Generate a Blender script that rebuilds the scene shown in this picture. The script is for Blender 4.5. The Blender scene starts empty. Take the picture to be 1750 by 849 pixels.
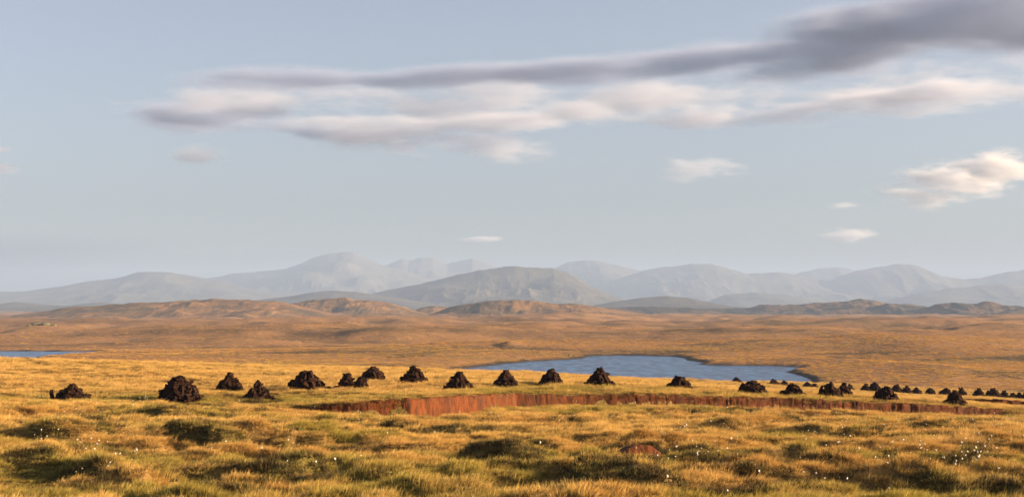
import bpy, math, random
import numpy as np
from mathutils import Vector, Matrix, Euler
R = math.radians
random.seed(7)
RNG = np.random.default_rng(11)

# ------------------------------------------------------------------ camera, sky, sun, exposure
F_PX, HY, CX, EZ = 2400.0, 527.0, 875.0, 22.0      # focal length in photo pixels, horizon row, centre column, eye height
SUN_AZ, SUN_EL = 95.0, 12.0                        # degrees right of the view, above the horizon
scene = bpy.context.scene
cam = bpy.data.cameras.new('camera'); cam.sensor_width = 36.0
cam.lens = 36.0 * F_PX / 1750.0
cam.shift_y = (HY - 424.5) / 1750.0
cam.clip_start, cam.clip_end = 0.5, 200000.0
cam_o = bpy.data.objects.new('camera', cam); scene.collection.objects.link(cam_o)
cam_o.location = (0, 0, EZ); cam_o.rotation_euler = (R(90), 0, 0)
scene.camera = cam_o

world = bpy.data.worlds.new('World'); scene.world = world; world.use_nodes = True
wn = world.node_tree.nodes; wl = world.node_tree.links
bg = wn['Background']; bg.inputs['Strength'].default_value = 0.053
sky = wn.new('ShaderNodeTexSky'); sky.sky_type = 'NISHITA'; sky.sun_disc = False
sky.sun_elevation = R(SUN_EL); sky.sun_rotation = R(SUN_AZ)
sky.air_density = 0.8; sky.dust_density = 3.0; sky.ozone_density = 1.7; sky.altitude = 30
hs = wn.new('ShaderNodeHueSaturation'); hs.inputs['Saturation'].default_value = 0.64; hs.inputs['Hue'].default_value = 0.512
wl.new(sky.outputs[0], hs.inputs['Color']); wl.new(hs.outputs[0], bg.inputs['Color'])

sun = bpy.data.lights.new('sun', 'SUN'); sun.energy = 5.0; sun.angle = R(0.53); sun.color = (1.0, 0.70, 0.40)
sun_o = bpy.data.objects.new('sun', sun); scene.collection.objects.link(sun_o)
sd = Vector((math.sin(R(SUN_AZ)) * math.cos(R(SUN_EL)), math.cos(R(SUN_AZ)) * math.cos(R(SUN_EL)), math.sin(R(SUN_EL))))
sun_o.rotation_euler = sd.to_track_quat('Z', 'Y').to_euler()
sun_o.location = (60, -20, 60)

vs = scene.view_settings
vs.view_transform = 'Standard'; vs.look = 'None'; vs.gamma = 1.0; vs.use_curve_mapping = False
vs.exposure = 2.06
cy = scene.cycles
cy.volume_bounces = 2; cy.max_bounces = 6; cy.transparent_max_bounces = 16
cy.volume_step_rate = 0.4; cy.volume_max_steps = 256
cy.use_denoising = True

# ------------------------------------------------------------------ helpers
def at(px, py, d):
    """a photo pixel at a known distance -> world point"""
    return np.array([(px - CX) / F_PX * d, d, EZ + (HY - py) / F_PX * d])

def hash2(ix, iy, seed):
    h = (ix.astype(np.int64) * 374761393 + iy.astype(np.int64) * 668265263 + seed * 974634777) & 0x7fffffff
    h = ((h ^ (h >> 13)) * 1274126177) & 0x7fffffff
    h = (h ^ (h >> 16)) & 0xffffff
    return h / float(0xffffff)

def vnoise(x, y, seed=0):
    x = np.asarray(x, float); y = np.asarray(y, float)
    ix = np.floor(x); iy = np.floor(y); fx = x - ix; fy = y - iy
    fx = fx * fx * fx * (fx * (fx * 6 - 15) + 10); fy = fy * fy * fy * (fy * (fy * 6 - 15) + 10)
    a = hash2(ix, iy, seed); b = hash2(ix + 1, iy, seed); c = hash2(ix, iy + 1, seed); d = hash2(ix + 1, iy + 1, seed)
    return (a * (1 - fx) + b * fx) * (1 - fy) + (c * (1 - fx) + d * fx) * fy

def fbm(x, y, octv=4, seed=0, gain=0.5, lac=2.03):
    s = 0; a = 1.0; t = 0.0
    for o in range(octv):
        s = s + a * (vnoise(x, y, seed + o * 17) * 2 - 1); t += a
        x = x * lac + 13.7; y = y * lac + 7.1; a *= gain
    return s / t

def ridged(x, y, octv=5, seed=0):
    s = 0; a = 1.0; t = 0.0
    for o in range(octv):
        n = 1 - np.abs(vnoise(x, y, seed + o * 31) * 2 - 1)
        s = s + a * n * n; t += a
        x = x * 2.07 + 3.1; y = y * 2.07 + 9.7; a *= 0.5
    return s / t

def sstep(a, b, x):
    t = np.clip((x - a) / (b - a), 0, 1); return t * t * (3 - 2 * t)

class RBF:
    def __init__(self, pts, smooth=0.3):
        p = np.array(pts, float); self.c = p[:, :2]; n = len(p)
        D = np.linalg.norm(self.c[:, None] - self.c[None], axis=2) + 0.0
        A = np.zeros((n + 3, n + 3)); A[:n, :n] = -D - 0.0 + np.eye(n) * smooth
        Q = np.c_[np.ones(n), self.c]; A[:n, n:] = Q; A[n:, :n] = Q.T
        self.w = np.linalg.solve(A, np.r_[p[:, 2], 0, 0, 0]); self.n = n
    def __call__(self, x, y):
        s = self.w[self.n] + self.w[self.n + 1] * x + self.w[self.n + 2] * y
        for (cx, cy_), w in zip(self.c, self.w[:self.n]):
            s = s - w * np.sqrt((x - cx) ** 2 + (y - cy_) ** 2 + 4.0)
        return s

def mesh_np(name, verts, faces, smooth=True):
    me = bpy.data.meshes.new(name)
    v = np.asarray(verts, np.float32); f = np.asarray(faces, np.int32)
    me.vertices.add(len(v)); me.vertices.foreach_set('co', v.ravel())
    k = f.shape[1]
    me.loops.add(f.size); me.loops.foreach_set('vertex_index', f.ravel())
    me.polygons.add(len(f)); me.polygons.foreach_set('loop_start', np.arange(0, f.size, k, dtype=np.int32))
    me.polygons.foreach_set('loop_total', np.full(len(f), k, np.int32))
    me.polygons.foreach_set('use_smooth', np.full(len(f), smooth, bool))
    me.update(calc_edges=True); me.validate()
    return me

def grid_faces(nr, nc):
    i = np.arange(nr - 1)[:, None] * nc + np.arange(nc - 1)[None]
    return np.stack([i, i + 1, i + nc + 1, i + nc], -1).reshape(-1, 4)

def link(name, me, mat=None, parent=None):
    o = bpy.data.objects.new(name, me); scene.collection.objects.link(o)
    if mat is not None and me is not None and not me.materials: me.materials.append(mat)
    if parent is not None: o.parent = parent
    return o

def tag(o, label=None, cat=None, group=None, kind=None):
    if label: o['label'] = label
    if cat: o['category'] = cat
    if group: o['group'] = group
    if kind: o['kind'] = kind
    return o

def fattr(me, name, arr):
    a = me.attributes.new(name, 'FLOAT', 'POINT'); a.data.foreach_set('value', np.asarray(arr, np.float32))

# ------------------------------------------------------------------ material helpers
class NT:
    def __init__(self, name):
        self.m = bpy.data.materials.new(name); self.m.use_nodes = True
        self.t = self.m.node_tree; self.t.nodes.clear()
        self.out = self.t.nodes.new('ShaderNodeOutputMaterial')
    def n(self, kind, **kw):
        x = self.t.nodes.new(kind)
        for k, v in kw.items(): setattr(x, k, v)
        return x
    def put(self, sock, v):
        if isinstance(v, bpy.types.NodeSocket): self.t.links.new(v, sock)
        elif v is not None: sock.default_value = v
    def attr(self, name, kind='GEOMETRY'):
        x = self.n('ShaderNodeAttribute', attribute_name=name, attribute_type=kind); return x.outputs['Fac']
    def noise(self, vec, scale, detail=4, rough=0.55):
        x = self.n('ShaderNodeTexNoise'); self.put(x.inputs['Vector'], vec)
        x.inputs['Scale'].default_value = scale; x.inputs['Detail'].default_value = detail; x.inputs['Roughness'].default_value = rough
        return x.outputs['Fac']
    def ramp(self, fac, a, b):
        x = self.n('ShaderNodeMapRange', interpolation_type='SMOOTHSTEP'); self.put(x.inputs['Value'], fac)
        x.inputs['From Min'].default_value = a; x.inputs['From Max'].default_value = b
        return x.outputs['Result']
    def mix(self, fac, a, b, mode='MIX'):
        x = self.n('ShaderNodeMix', data_type='RGBA', blend_type=mode)
        self.put(x.inputs[0], fac); self.put(x.inputs[6], a); self.put(x.inputs[7], b)
        return x.outputs[2]
    def math(self, op, a, b=None):
        x = self.n('ShaderNodeMath', operation=op); self.put(x.inputs[0], a)
        if b is not None: self.put(x.inputs[1], b)
        return x.outputs[0]
    def pos(self): return self.n('ShaderNodeNewGeometry').outputs['Position']
    def scaled(self, vec, s):
        x = self.n('ShaderNodeMapping'); self.put(x.inputs['Vector'], vec); x.inputs['Scale'].default_value = s
        return x.outputs[0]
    def bump(self, h, strength, dist, normal=None):
        x = self.n('ShaderNodeBump'); self.put(x.inputs['Height'], h)
        self.put(x.inputs['Strength'], strength); x.inputs['Distance'].default_value = dist
        if normal is not None: self.put(x.inputs['Normal'], normal)
        return x.outputs[0]
    def bsdf(self, col, rough=0.9, normal=None, spec=0.2):
        x = self.n('ShaderNodeBsdfPrincipled'); self.put(x.inputs['Base Color'], col)
        self.put(x.inputs['Roughness'], rough); x.inputs['Specular IOR Level'].default_value = spec
        if normal is not None: self.put(x.inputs['Normal'], normal)
        return x.outputs[0]
    def done(self, surf): self.t.links.new(surf, self.out.inputs['Surface']); return self.m
def C(r, g, b): return (r, g, b, 1.0)

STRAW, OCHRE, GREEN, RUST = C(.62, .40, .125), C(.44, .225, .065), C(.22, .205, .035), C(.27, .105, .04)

def moor_color(n, green, warm, pale):
    c = n.mix(warm, STRAW, OCHRE)
    c = n.mix(green, c, GREEN)
    c = n.mix(pale, c, C(.60, .38, .145))
    return c

# grass blades: tints come with each tuft, blade height shifts root to tip
n = NT('grass')
g = n.attr('green', 'INSTANCER'); w_ = n.attr('warm', 'INSTANCER'); p_ = n.attr('pale', 'INSTANCER'); h_ = n.attr('hgt')
c = moor_color(n, g, w_, p_)
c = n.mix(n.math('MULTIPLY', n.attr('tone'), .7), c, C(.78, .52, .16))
c = n.mix(n.ramp(h_, 0.0, 0.65), n.mix(0.75, c, C(.07, .05, .018)), c)  # roots darkened to paint in the shade low in each tuft
rnd = n.n('ShaderNodeObjectInfo').outputs['Random']
hsv = n.n('ShaderNodeHueSaturation'); n.put(hsv.inputs['Color'], c); n.put(hsv.inputs['Value'], n.math('MULTIPLY_ADD', rnd, 0.5))
hsv.inputs['Value'].links[0].from_node.inputs[2].default_value = 0.75
c = hsv.outputs[0]
d1 = n.n('ShaderNodeBsdfDiffuse'); n.put(d1.inputs['Color'], c)
d2 = n.n('ShaderNodeBsdfTranslucent'); n.put(d2.inputs['Color'], c)
mx = n.n('ShaderNodeMixShader'); mx.inputs[0].default_value = 0.35
n.t.links.new(d1.outputs[0], mx.inputs[1]); n.t.links.new(d2.outputs[0], mx.inputs[2])
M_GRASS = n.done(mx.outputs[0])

n = NT('heather')
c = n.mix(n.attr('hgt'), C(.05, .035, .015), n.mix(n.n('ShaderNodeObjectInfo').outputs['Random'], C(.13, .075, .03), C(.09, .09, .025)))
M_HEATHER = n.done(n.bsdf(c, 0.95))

n = NT('cotton_puff')
d1 = n.n('ShaderNodeBsdfDiffuse'); d1.inputs['Color'].default_value = C(.85, .83, .78)
d2 = n.n('ShaderNodeBsdfTranslucent'); d2.inputs['Color'].default_value = C(.85, .83, .78)
mx = n.n('ShaderNodeMixShader'); mx.inputs[0].default_value = 0.4
n.t.links.new(d1.outputs[0], mx.inputs[1]); n.t.links.new(d2.outputs[0], mx.inputs[2])
M_COTTON = n.done(mx.outputs[0])
n = NT('stem'); M_STEM = n.done(n.bsdf(C(.2, .17, .06), .8))

n = NT('moor_ground')
P = n.pos()
c = moor_color(n, n.attr('green'), n.attr('warm'), n.attr('pale'))
far = n.attr('far')
fine = n.noise(n.scaled(P, (1, 1, 1)), 0.9, 6, 0.65)
big = n.noise(n.scaled(P, (.6, 1, 1)), 0.011, 5, 0.6)
c_near = n.mix(0.75, c, C(.055, .036, .016))  # dark peat, darkened further as painted shade between the tufts
c_far = n.mix(n.ramp(big, .42, .66), C(.32, .175, .078), C(.21, .12, .055))
c_far = n.mix(n.math('MULTIPLY', n.ramp(n.noise(n.scaled(P, (.5, 1, 1)), 0.03, 4), .52, .72), .6), c_far, C(.20, .14, .055))
c_far = n.mix(n.ramp(fine, .35, .75), n.mix(.45, c_far, C(.15, .085, .035)), c_far)
c_far = n.mix(n.math('MULTIPLY', n.attr('heath'), .8), c_far, C(.085, .06, .03))  # heather colour doubles as painted shade in the folds
c = n.mix(far, c_near, c_far)
c = n.mix(n.attr('shore'), c, C(.045, .035, .025))
b1 = n.bump(fine, 0.9, 0.5)
b2 = n.bump(n.noise(n.scaled(P, (.7, 1, 1)), 0.16, 5, .6), n.math('MULTIPLY', far, 0.55), 3.0, b1)
M_GROUND = n.done(n.bsdf(c, 0.95, b2, .1))

def peat_face_mat():
    n = NT('cut_peat_face')
    P = n.pos()
    streak = n.noise(n.scaled(P, (2.0, 2.0, .8)), 1.6, 6, .65)
    blot = n.noise(P, 0.8, 4)
    c = n.mix(n.ramp(streak, .33, .70), C(.065, .018, .003), C(.15, .038, .005))
    c = n.mix(n.math('MULTIPLY', n.ramp(blot, .45, .7), .65), c, C(.045, .016, .007))
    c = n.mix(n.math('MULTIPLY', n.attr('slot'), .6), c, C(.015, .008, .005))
    b = n.bump(n.noise(n.scaled(P, (2.5, 2.5, .6)), 6, 6, .7), 1.0, .09)
    return n.done(n.bsdf(c, .85, b, .25))
M_FACE = peat_face_mat()

n = NT('dry_peat')
P = n.n('ShaderNodeTexCoord').outputs['Object']
rnd = n.n('ShaderNodeObjectInfo').outputs['Random']
c = n.mix(n.noise(P, 7, 5, .65), C(.006, .004, .003), C(.030, .013, .008))
c = n.mix(n.math('MULTIPLY', rnd, .40), c, C(.042, .019, .011))
M_PEAT = n.done(n.bsdf(c, .95, n.bump(n.noise(P, 14, 5, .7), .9, .03), .08))

n = NT('loch_water')
P = n.pos()
wv = n.math('ADD', n.noise(n.scaled(P, (.55, 1, 1)), 1.1, 4, .6), n.math('MULTIPLY', n.noise(n.scaled(P, (.3, 1, 1)), .06, 3), 1.2))
b = n.bump(wv, 1.0, 1.6)
x = n.n('ShaderNodeBsdfPrincipled'); n.put(x.inputs['Base Color'], n.mix(n.ramp(n.noise(n.scaled(P, (.5, .11, 1)), .55, 4, .6), .35, .68), C(.010, .050, .15), C(.045, .14, .33)))  # sky reflected in ripples painted as blue streaks in the base colour
x.inputs['Roughness'].default_value = .2; x.inputs['IOR'].default_value = 1.33; n.put(x.inputs['Normal'], b)
M_WATER = n.done(x.outputs[0])

def hill_mat(name, grass, dark, rock, rock_amt, sc, bs=.8):
    n = NT(name)
    P = n.pos()
    a = n.noise(n.scaled(P, (.8, 1, 1.6)), .010 * sc, 6, .62)
    b_ = n.noise(n.scaled(P, (.8, 1, 2.5)), .035 * sc, 6, .65)
    c = n.mix(n.ramp(a, .40, .62), grass, dark)
    c = n.mix(n.math('MULTIPLY', n.ramp(b_, .48, .66), .75), c, dark)
    rk = n.math('MULTIPLY', n.ramp(n.noise(P, .06 * sc, 6, .7), 1 - rock_amt - .12, 1 - rock_amt), .9)
    c = n.mix(rk, c, rock)
    bp = n.bump(n.noise(P, .07 * sc, 8, .68), bs, 6 / sc)
    return n.done(n.bsdf(c, .95, bp, .1))
M_HILL = hill_mat('moor_hill', C(.215, .115, .042), C(.085, .060, .028), C(.17, .14, .10), .28, 1.0, .6)
M_HILLD = hill_mat('shaded_heather_hill', C(.115, .068, .033), C(.035, .031, .025), C(.22, .20, .17), .29, 1.0)  # heather and rock, also darkened in place of a cloud shadow
M_FARM = hill_mat('far_mountain', C(.085, .08, .065), C(.065, .062, .055), C(.10, .095, .085), .30, .35, .25)
M_MOUNT = hill_mat('mountain_rock', C(.085, .08, .062), C(.06, .056, .05), C(.13, .12, .105), .31, .5, .45)

n = NT('pale_rock')
P = n.n('ShaderNodeTexCoord').outputs['Object']
M_ROCK = n.done(n.bsdf(n.mix(n.noise(P, 2.5, 5, .65), C(.06, .062, .03), C(.17, .15, .09)), .9, n.bump(n.noise(P, 4, 6, .7), .8, .15)))

# ------------------------------------------------------------------ terrain shape
STACKS = [  # left, right, top, base pixel rows, distance
 (84, 151, 659, 687, 75), (272, 344, 643, 681, 74), (367, 417, 637, 668, 81), (418, 465, 653, 684, 75), (493, 556, 633, 667, 80),
 (580, 629, 637, 667, 80), (615, 658, 627, 651, 90), (682, 733, 626, 656, 86), (759, 809, 636, 667, 80), (843, 887, 632, 660, 84),
 (919, 964, 630, 658, 86), (997, 1051, 629, 659, 86), (1136, 1184, 643, 667, 87), (1264, 1309, 652, 676, 86), (1333, 1376, 655, 678, 86),
 (1399, 1439, 656, 678, 86), (1425, 1458, 654, 677, 90), (1490, 1536, 660, 685, 85), (1611, 1653, 668, 693, 86)]
FAR_STACKS = [
 (1250, 1268, 649, 658, 185), (1310, 1335, 652, 666, 165), (1331, 1347, 653, 663, 178), (1373, 1386, 656, 664, 180), (1383, 1400, 659, 668, 172),
 (1447, 1459, 659, 667, 178), (1471, 1488, 659, 669, 172), (1488, 1503, 658, 670, 170), (1523, 1541, 661, 671, 172),
 (1540, 1558, 664, 674, 170), (1559, 1574, 666, 674, 172), (1582, 1598, 667, 677, 168), (1606, 1626, 667, 678, 168), (1635, 1653, 665, 676, 166),
 (1665, 1682, 668, 677, 168), (1687, 1706, 668, 679, 166), (1708, 1723, 671, 680, 167), (1725, 1738, 674, 682, 166), (1737, 1750, 673, 683, 163),
 (1748, 1766, 675, 685, 163)]
def P2(px, py, d): a = at(px, py, d); return (a[0], a[1], a[2])
BANK = [(395, 697, 699, 72.5), (430, 695, 699, 72), (510, 699, 706, 70), (560, 691, 711, 69.5), (620, 686, 715, 69.5), (700, 680, 716.5, 70),
        (780, 676, 708.5, 73), (845, 673, 701, 76), (880, 672, 697.5, 78), (1000, 675, 695.5, 79.5), (1100, 673, 693.5, 80),
        (1340, 681, 703, 81.3), (1540, 690, 713.5, 82.2), (1715, 699, 712, 83.2)]
up = [P2((l + r) / 2, b, d) for l, r, t, b, d in STACKS] + [P2((l + r) / 2, b, d) for l, r, t, b, d in FAR_STACKS]
up += [P2(1200, 659, 118), P2(1258, 665.5, 122), P2(1322, 671.5, 122), P2(1390, 673, 122), P2(1480, 676, 122), P2(1560, 680, 122)]
up += [P2(px, t, d) for px, t, b, d in BANK]
up += [P2(-150, 611, 118), P2(0, 614, 116), P2(200, 619, 114), P2(400, 626, 112), P2(600, 632, 112), P2(800, 636, 115), P2(1000, 642, 122), P2(1200, 649, 150),
       P2(1300, 653, 200), P2(1400, 656, 208), P2(1560, 663, 212), P2(1750, 672, 215), P2(1950, 683, 215), P2(2050, 725, 88), P2(-200, 690, 74), P2(0, 688, 74)]
lo = [P2(px, t * .3 + b * .7 if px < 480 else b, d) for px, t, b, d in BANK] + [P2(px, 849, 24) for px in (-300, 0, 440, 875, 1310, 1750, 2050)]
lo += [P2(118, 687, 75), P2(-100, 690, 75), P2(300, 683, 74), P2(1800, 714, 84), P2(2050, 728, 86), (0, 0, EZ - 1.9), (-8, 2, EZ - 1.9), (8, 2, EZ - 1.9)]
U_, L_ = RBF(up), RBF(lo)
bank_w = np.array([at(px, 0, d)[:2] for px, t, b, d in BANK])
BX0, BX1 = at(470, 0, 71)[0], bank_w[-1, 0]
def bank_y(X): return np.interp(X, bank_w[:, 0], bank_w[:, 1])
# a second, lower cutting on the right
BANK2 = [(1630, 683, 689, 108), (1670, 682, 690, 107), (1710, 682, 691.5, 106), (1760, 685, 695, 106), (1820, 690, 699, 106)]
bank2_w = np.array([at(px, 0, d)[:2] for px, t, b, d in BANK2])

def profile(pts, x): a = np.array(pts, float); return np.interp(x, a[:, 0], a[:, 1])
CREST = [(-300, 116), (0, 116), (400, 112), (800, 115), (1000, 122), (1150, 140), (1300, 200), (1750, 215), (2200, 218)]

def hummock(X, Y):
    a = 1 - np.abs(fbm(X / 2.6, Y / 1.7, 3, 9)) * 3.0          # ridges of turf with hollows between
    b = fbm(X / .85, Y / .8, 3, 19)
    e = fbm(X / 4.5, Y / 3.0, 2, 29)
    return np.clip(.28 - (.50 + .5 * e) * sstep(.1, .95, a) + .50 * b, -.6, .6)
HOLLOWS = []   # filled below: x, y, half-length, half-width, depth
def near_z(X, Y, detail=True):
    zu, zl = U_(X, Y), L_(X, Y)
    by = bank_y(X)
    inside = sstep(BX0 - 2.5, BX0 + 1.0, X) * (1 - sstep(BX1 - .2, BX1 + 2.2, X))
    wdt = 0.10 + (1 - inside) * 3.0
    w = sstep(-1, 1, (Y - by) / wdt)
    z = zl * (1 - w) + zu * w
    b2 = np.interp(X, bank2_w[:, 0], bank2_w[:, 1]); m2 = sstep(bank2_w[0, 0] - 1, bank2_w[0, 0] + 2, X)
    z = z + m2 * 0.32 * (sstep(-.15, .15, Y - b2) * (1 - sstep(2, 22, Y - b2)))
    if detail:
        fg = 1 - sstep(-8, -1, Y - by)
        amp = .35 + .65 * fg
        z = z + amp * (.26 * fbm(X / 5.5, Y / 3.2, 3, 5) + .58 * hummock(X, Y))
        wob = .35 * fbm(X / .8, Y / .8, 3, 3)
        for hx, hy, hl, hw, hd in HOLLOWS:          # old cuttings: a turf ledge with a steep side to the front, easing off behind
            v = Y - hy + wob * 1.3 + .10 * (X - hx)
            ex = 1 - sstep(.55, 1.15, np.abs(X - hx) / hl + wob * .5)
            z = z + ex * hd * (sstep(-.30, .35, v) * (1 - sstep(.6, 6.5, v)) - .30 * sstep(-1.6, -.5, v) * (1 - sstep(-.3, .3, v)))
    return z

def on_lower(px, py):
    d = 40.0
    for _ in range(60):
        X, Y = (px - CX) / F_PX * d, d
        z = float(L_(np.array([X]), np.array([Y]))[0]); zr = EZ + (HY - py) / F_PX * d
        d += (zr - z) / ((py - HY) / F_PX + .02) * .6
        d = min(max(d, 15), 90)
    return (px - CX) / F_PX * d, d
for px, py, wpx, hpx in [(88, 758, 150, 28), (195, 752, 60, 15), (310, 762, 120, 26), (395, 772, 90, 30), (470, 775, 40, 18), (525, 770, 60, 14), (640, 772, 60, 14),
        (705, 788, 120, 27), (835, 805, 90, 22), (940, 778, 60, 14), (1065, 846, 170, 30), (900, 814, 60, 16), (960, 832, 40, 14), (1205, 792, 70, 16), (1300, 797, 80, 16),
        (1690, 816, 90, 24), (1610, 802, 50, 14), (1535, 812, 46, 16), (1580, 846, 70, 22), (1745, 846, 60, 22), (1450, 824, 60, 16), (1380, 803, 50, 13), (1720, 775, 60, 14),
        (190, 714, 50, 10), (265, 722, 70, 11), (545, 736, 60, 12), (690, 747, 60, 14), (765, 753, 50, 12), (50, 806, 100, 16), (330, 822, 70, 14), (600, 740, 40, 9), (1500, 762, 60, 11),
        (1240, 745, 60, 10), (200, 836, 80, 16), (480, 830, 90, 16), (640, 838, 90, 16), (790, 842, 60, 16), (1330, 838, 80, 18), (1106, 789, 66, 22), (1160, 760, 50, 11), (1400, 750, 60, 9), (1620, 745, 60, 10)]:
    X, d = on_lower(px, py)
    HOLLOWS.append((X, d, wpx / 2 / F_PX * d * 1.1, .8, hpx / F_PX * d * 1.0))

WATER = EZ - 20.0
def wpt(px, py): d = 20.0 * F_PX / (py - HY); return ((px - CX) / F_PX * d, d)
LOCH = [wpt(*p) for p in [(780, 631), (830, 625), (870, 620.5), (905, 617.5), (960, 614.5), (996, 612), (1003, 609), (1030, 607.6), (1060, 607), (1110, 607.6), (1150, 609),
        (1172, 611.5), (1174, 615), (1190, 617), (1203, 619), (1198, 621.5), (1188, 622.5), (1230, 624), (1320, 625), (1366, 627), (1352, 632), (1344, 635), (1362, 639),
        (1382, 646), (1388, 656), (1360, 672), (1200, 690), (1000, 690), (850, 670), (770, 645)]]
LOCH2 = [wpt(*p) for p in [(-500, 597), (-200, 598), (0, 599.5), (80, 600), (165, 599.8), (172, 601), (150, 602.8), (118, 605), (85, 608), (60, 611.5), (40, 622), (-200, 640), (-500, 640)]]
def poly_sd(X, Y, poly):
    p = np.array(poly); q = np.roll(p, -1, 0)
    d = np.full(X.shape, 1e18); ins = np.zeros(X.shape, bool)
    for (ax, ay), (bx, by) in zip(p, q):
        ex, ey = bx - ax, by - ay; wx, wy = X - ax, Y - ay
        t = np.clip((wx * ex + wy * ey) / (ex * ex + ey * ey), 0, 1)
        d = np.minimum(d, (wx - t * ex) ** 2 + (wy - t * ey) ** 2)
        cond = (ay > Y) != (by > Y)
        with np.errstate(divide='ignore', invalid='ignore'):
            ins ^= cond & (X < (Y - ay) / (by - ay + 1e-12) * ex + ax)
    return np.sqrt(d) * np.where(ins, -1, 1)

MOUNDS = [(68, 1150, 6.6, 46, 60), (190, 1050, 2.5, 70, 80), (868, 640, 1.9, 7, 12), (960, 2200, 11.5, 120, 160), (860, 2150, 6, 110, 90), (975, 1500, 4.0, 45, 80),
          (1060, 1450, 3.5, 60, 60), (700, 1700, 4.5, 150, 70), (560, 1500, 4.5, 130, 70), (480, 1000, 2.5, 80, 50), (1440, 420, 4.5, 26, 70), (1580, 600, 4.0, 70, 90),
          (320, 900, 2.5, 70, 40), (1290, 700, 2.5, 60, 60), (1650, 1100, 3.5, 110, 60), (1480, 1800, 5, 160, 70), (1235, 1000, 3, 60, 60), (640, 800, 2.0, 50, 40), (760, 560, 1.6, 35, 40)]
def far_z(X, Y):
    r = np.hypot(X, Y)
    a = sstep(330, 900, r)
    a = a * (1 - .85 * np.exp(-((X + 370) / 150) ** 2 - ((Y - 980) / 300) ** 2))
    z = EZ - 18.3 + a * (9.5 * fbm(X / 210, Y / 130, 3, 41) + 6.0 * sstep(380, 1100, r) * fbm((X + 14 * fbm(X / 60, Y / 60, 2, 45)) / 64, Y / 60, 3, 43)) + .35 * fbm(X / 18, Y / 14, 3, 47)
    for px, d, h, rx, ry in MOUNDS:
        mx_ = (px - CX) / F_PX * d
        z = z + h * np.exp(-((X - mx_) / np.where(X < mx_, rx * .38, rx)) ** 2 - ((Y - d) / ry) ** 2)
    z = z - 3.0 * sstep(6000, 20000, r)
    shore = np.zeros_like(z)
    m = (r > 200) & (r < 1300)
    if m.any():
        xs, ys = X[m], Y[m]
        wob = 1.6 * fbm(xs / 9, ys / 9, 3, 77)
        s = np.minimum(poly_sd(xs, ys, LOCH), poly_sd(xs, ys, LOCH2)) + wob
        zz = np.maximum(z[m], WATER + .55)
        lim = WATER + .12 + np.clip(s, 0, None) * .075 + .35 * sstep(0, 2.5, s)
        zz = np.where(s > 0, np.minimum(zz, lim + 0.0 * zz) * (1 - sstep(25, 60, s)) + zz * sstep(25, 60, s), WATER - np.clip(-s * .1, 0.03, 2.0))
        z[m] = zz
        shore[m] = (1 - sstep(1.0, 5.0, s + 2.0 * fbm(xs / 4, ys / 4, 2, 5)))
    return z, shore

def ground_z(X, Y, want=False):
    X = np.asarray(X, float); Y = np.asarray(Y, float)
    phi = np.arctan2(X, Y); r = np.hypot(X, Y)
    pc = np.clip(phi, -R(27), R(27))
    x, y = r * np.sin(pc), r * np.cos(pc)
    dc = profile(CREST, CX + F_PX * np.tan(pc))
    yc = np.minimum(y, dc + 6); s = np.where(y > 1e-6, yc / np.maximum(y, 1e-6), 1.0)
    N = near_z(x * s, yc)
    fz, shore = far_z(X, Y)
    w = sstep(dc, dc + 110, y)
    z = N * (1 - w) + fz * w
    side = sstep(R(28), R(75), np.abs(phi))
    gen = (EZ - 1.9 - 3.5 * sstep(0, 120, r)) * (1 - sstep(110, 330, r)) + fz * sstep(110, 330, r)
    z = z * (1 - side) + gen * side
    return (z, w, shore) if want else z
def gz(x, y): return float(ground_z(np.array([x]), np.array([y]))[0])

def heath(X, Y):
    """dark ribbons on the moor: heather and rush, and shaded folds painted in"""
    a = 1 - np.abs(fbm(X / 150, Y / 70, 3, 401)) * 6.0
    b = fbm(X / 260, Y / 150, 3, 405); c = fbm(X / 45, Y / 24, 3, 407)
    return sstep(.15, .95, a + .5 * c) * sstep(-.15, .35, b) * .9 + .7 * sstep(.28, .5, c + .3 * b)
def tints(X, Y):
    """vegetation: how green, how rusty, how bleached the grass is at a place"""
    by = bank_y(X); dist = np.hypot(X, Y)
    lower = 1 - sstep(-1, 1, (Y - by))
    left = 1 - sstep(-18, 14, X * 40 / np.maximum(Y, 20))
    gr = fbm(X / 5, Y / 3.2, 4, 101) * .9 + .55 * fbm(X / 1.4, Y / 1.0, 3, 103)
    green = sstep(.02, .60, gr + .03 + .22 * (1 - sstep(24, 50, dist)) * lower + .06 * left)
    strip = np.exp(-((Y - by - 2.5) / 3.2) ** 2) * (1 - lower)          # green sward along the top of the cutting
    green = np.clip(green * (.35 + .65 * lower) + .75 * strip * sstep(-.35, .3, gr + .15), 0, 1)
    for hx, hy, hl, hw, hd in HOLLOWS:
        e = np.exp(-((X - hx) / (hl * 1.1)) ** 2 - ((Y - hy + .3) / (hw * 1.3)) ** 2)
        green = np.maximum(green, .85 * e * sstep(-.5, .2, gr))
    wm = fbm(X / 6, Y / 4, 4, 107)
    warm = .85 * sstep(-.25, .6, wm + .32 * (1 - left) * lower)
    pale = sstep(.25, .7, fbm(X / 3, Y / 2, 3, 109)) * .5
    pale = np.clip(pale + (1 - lower) * sstep(3, 12, Y - by) * .45, 0, .9)
    return green, warm, pale

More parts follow.
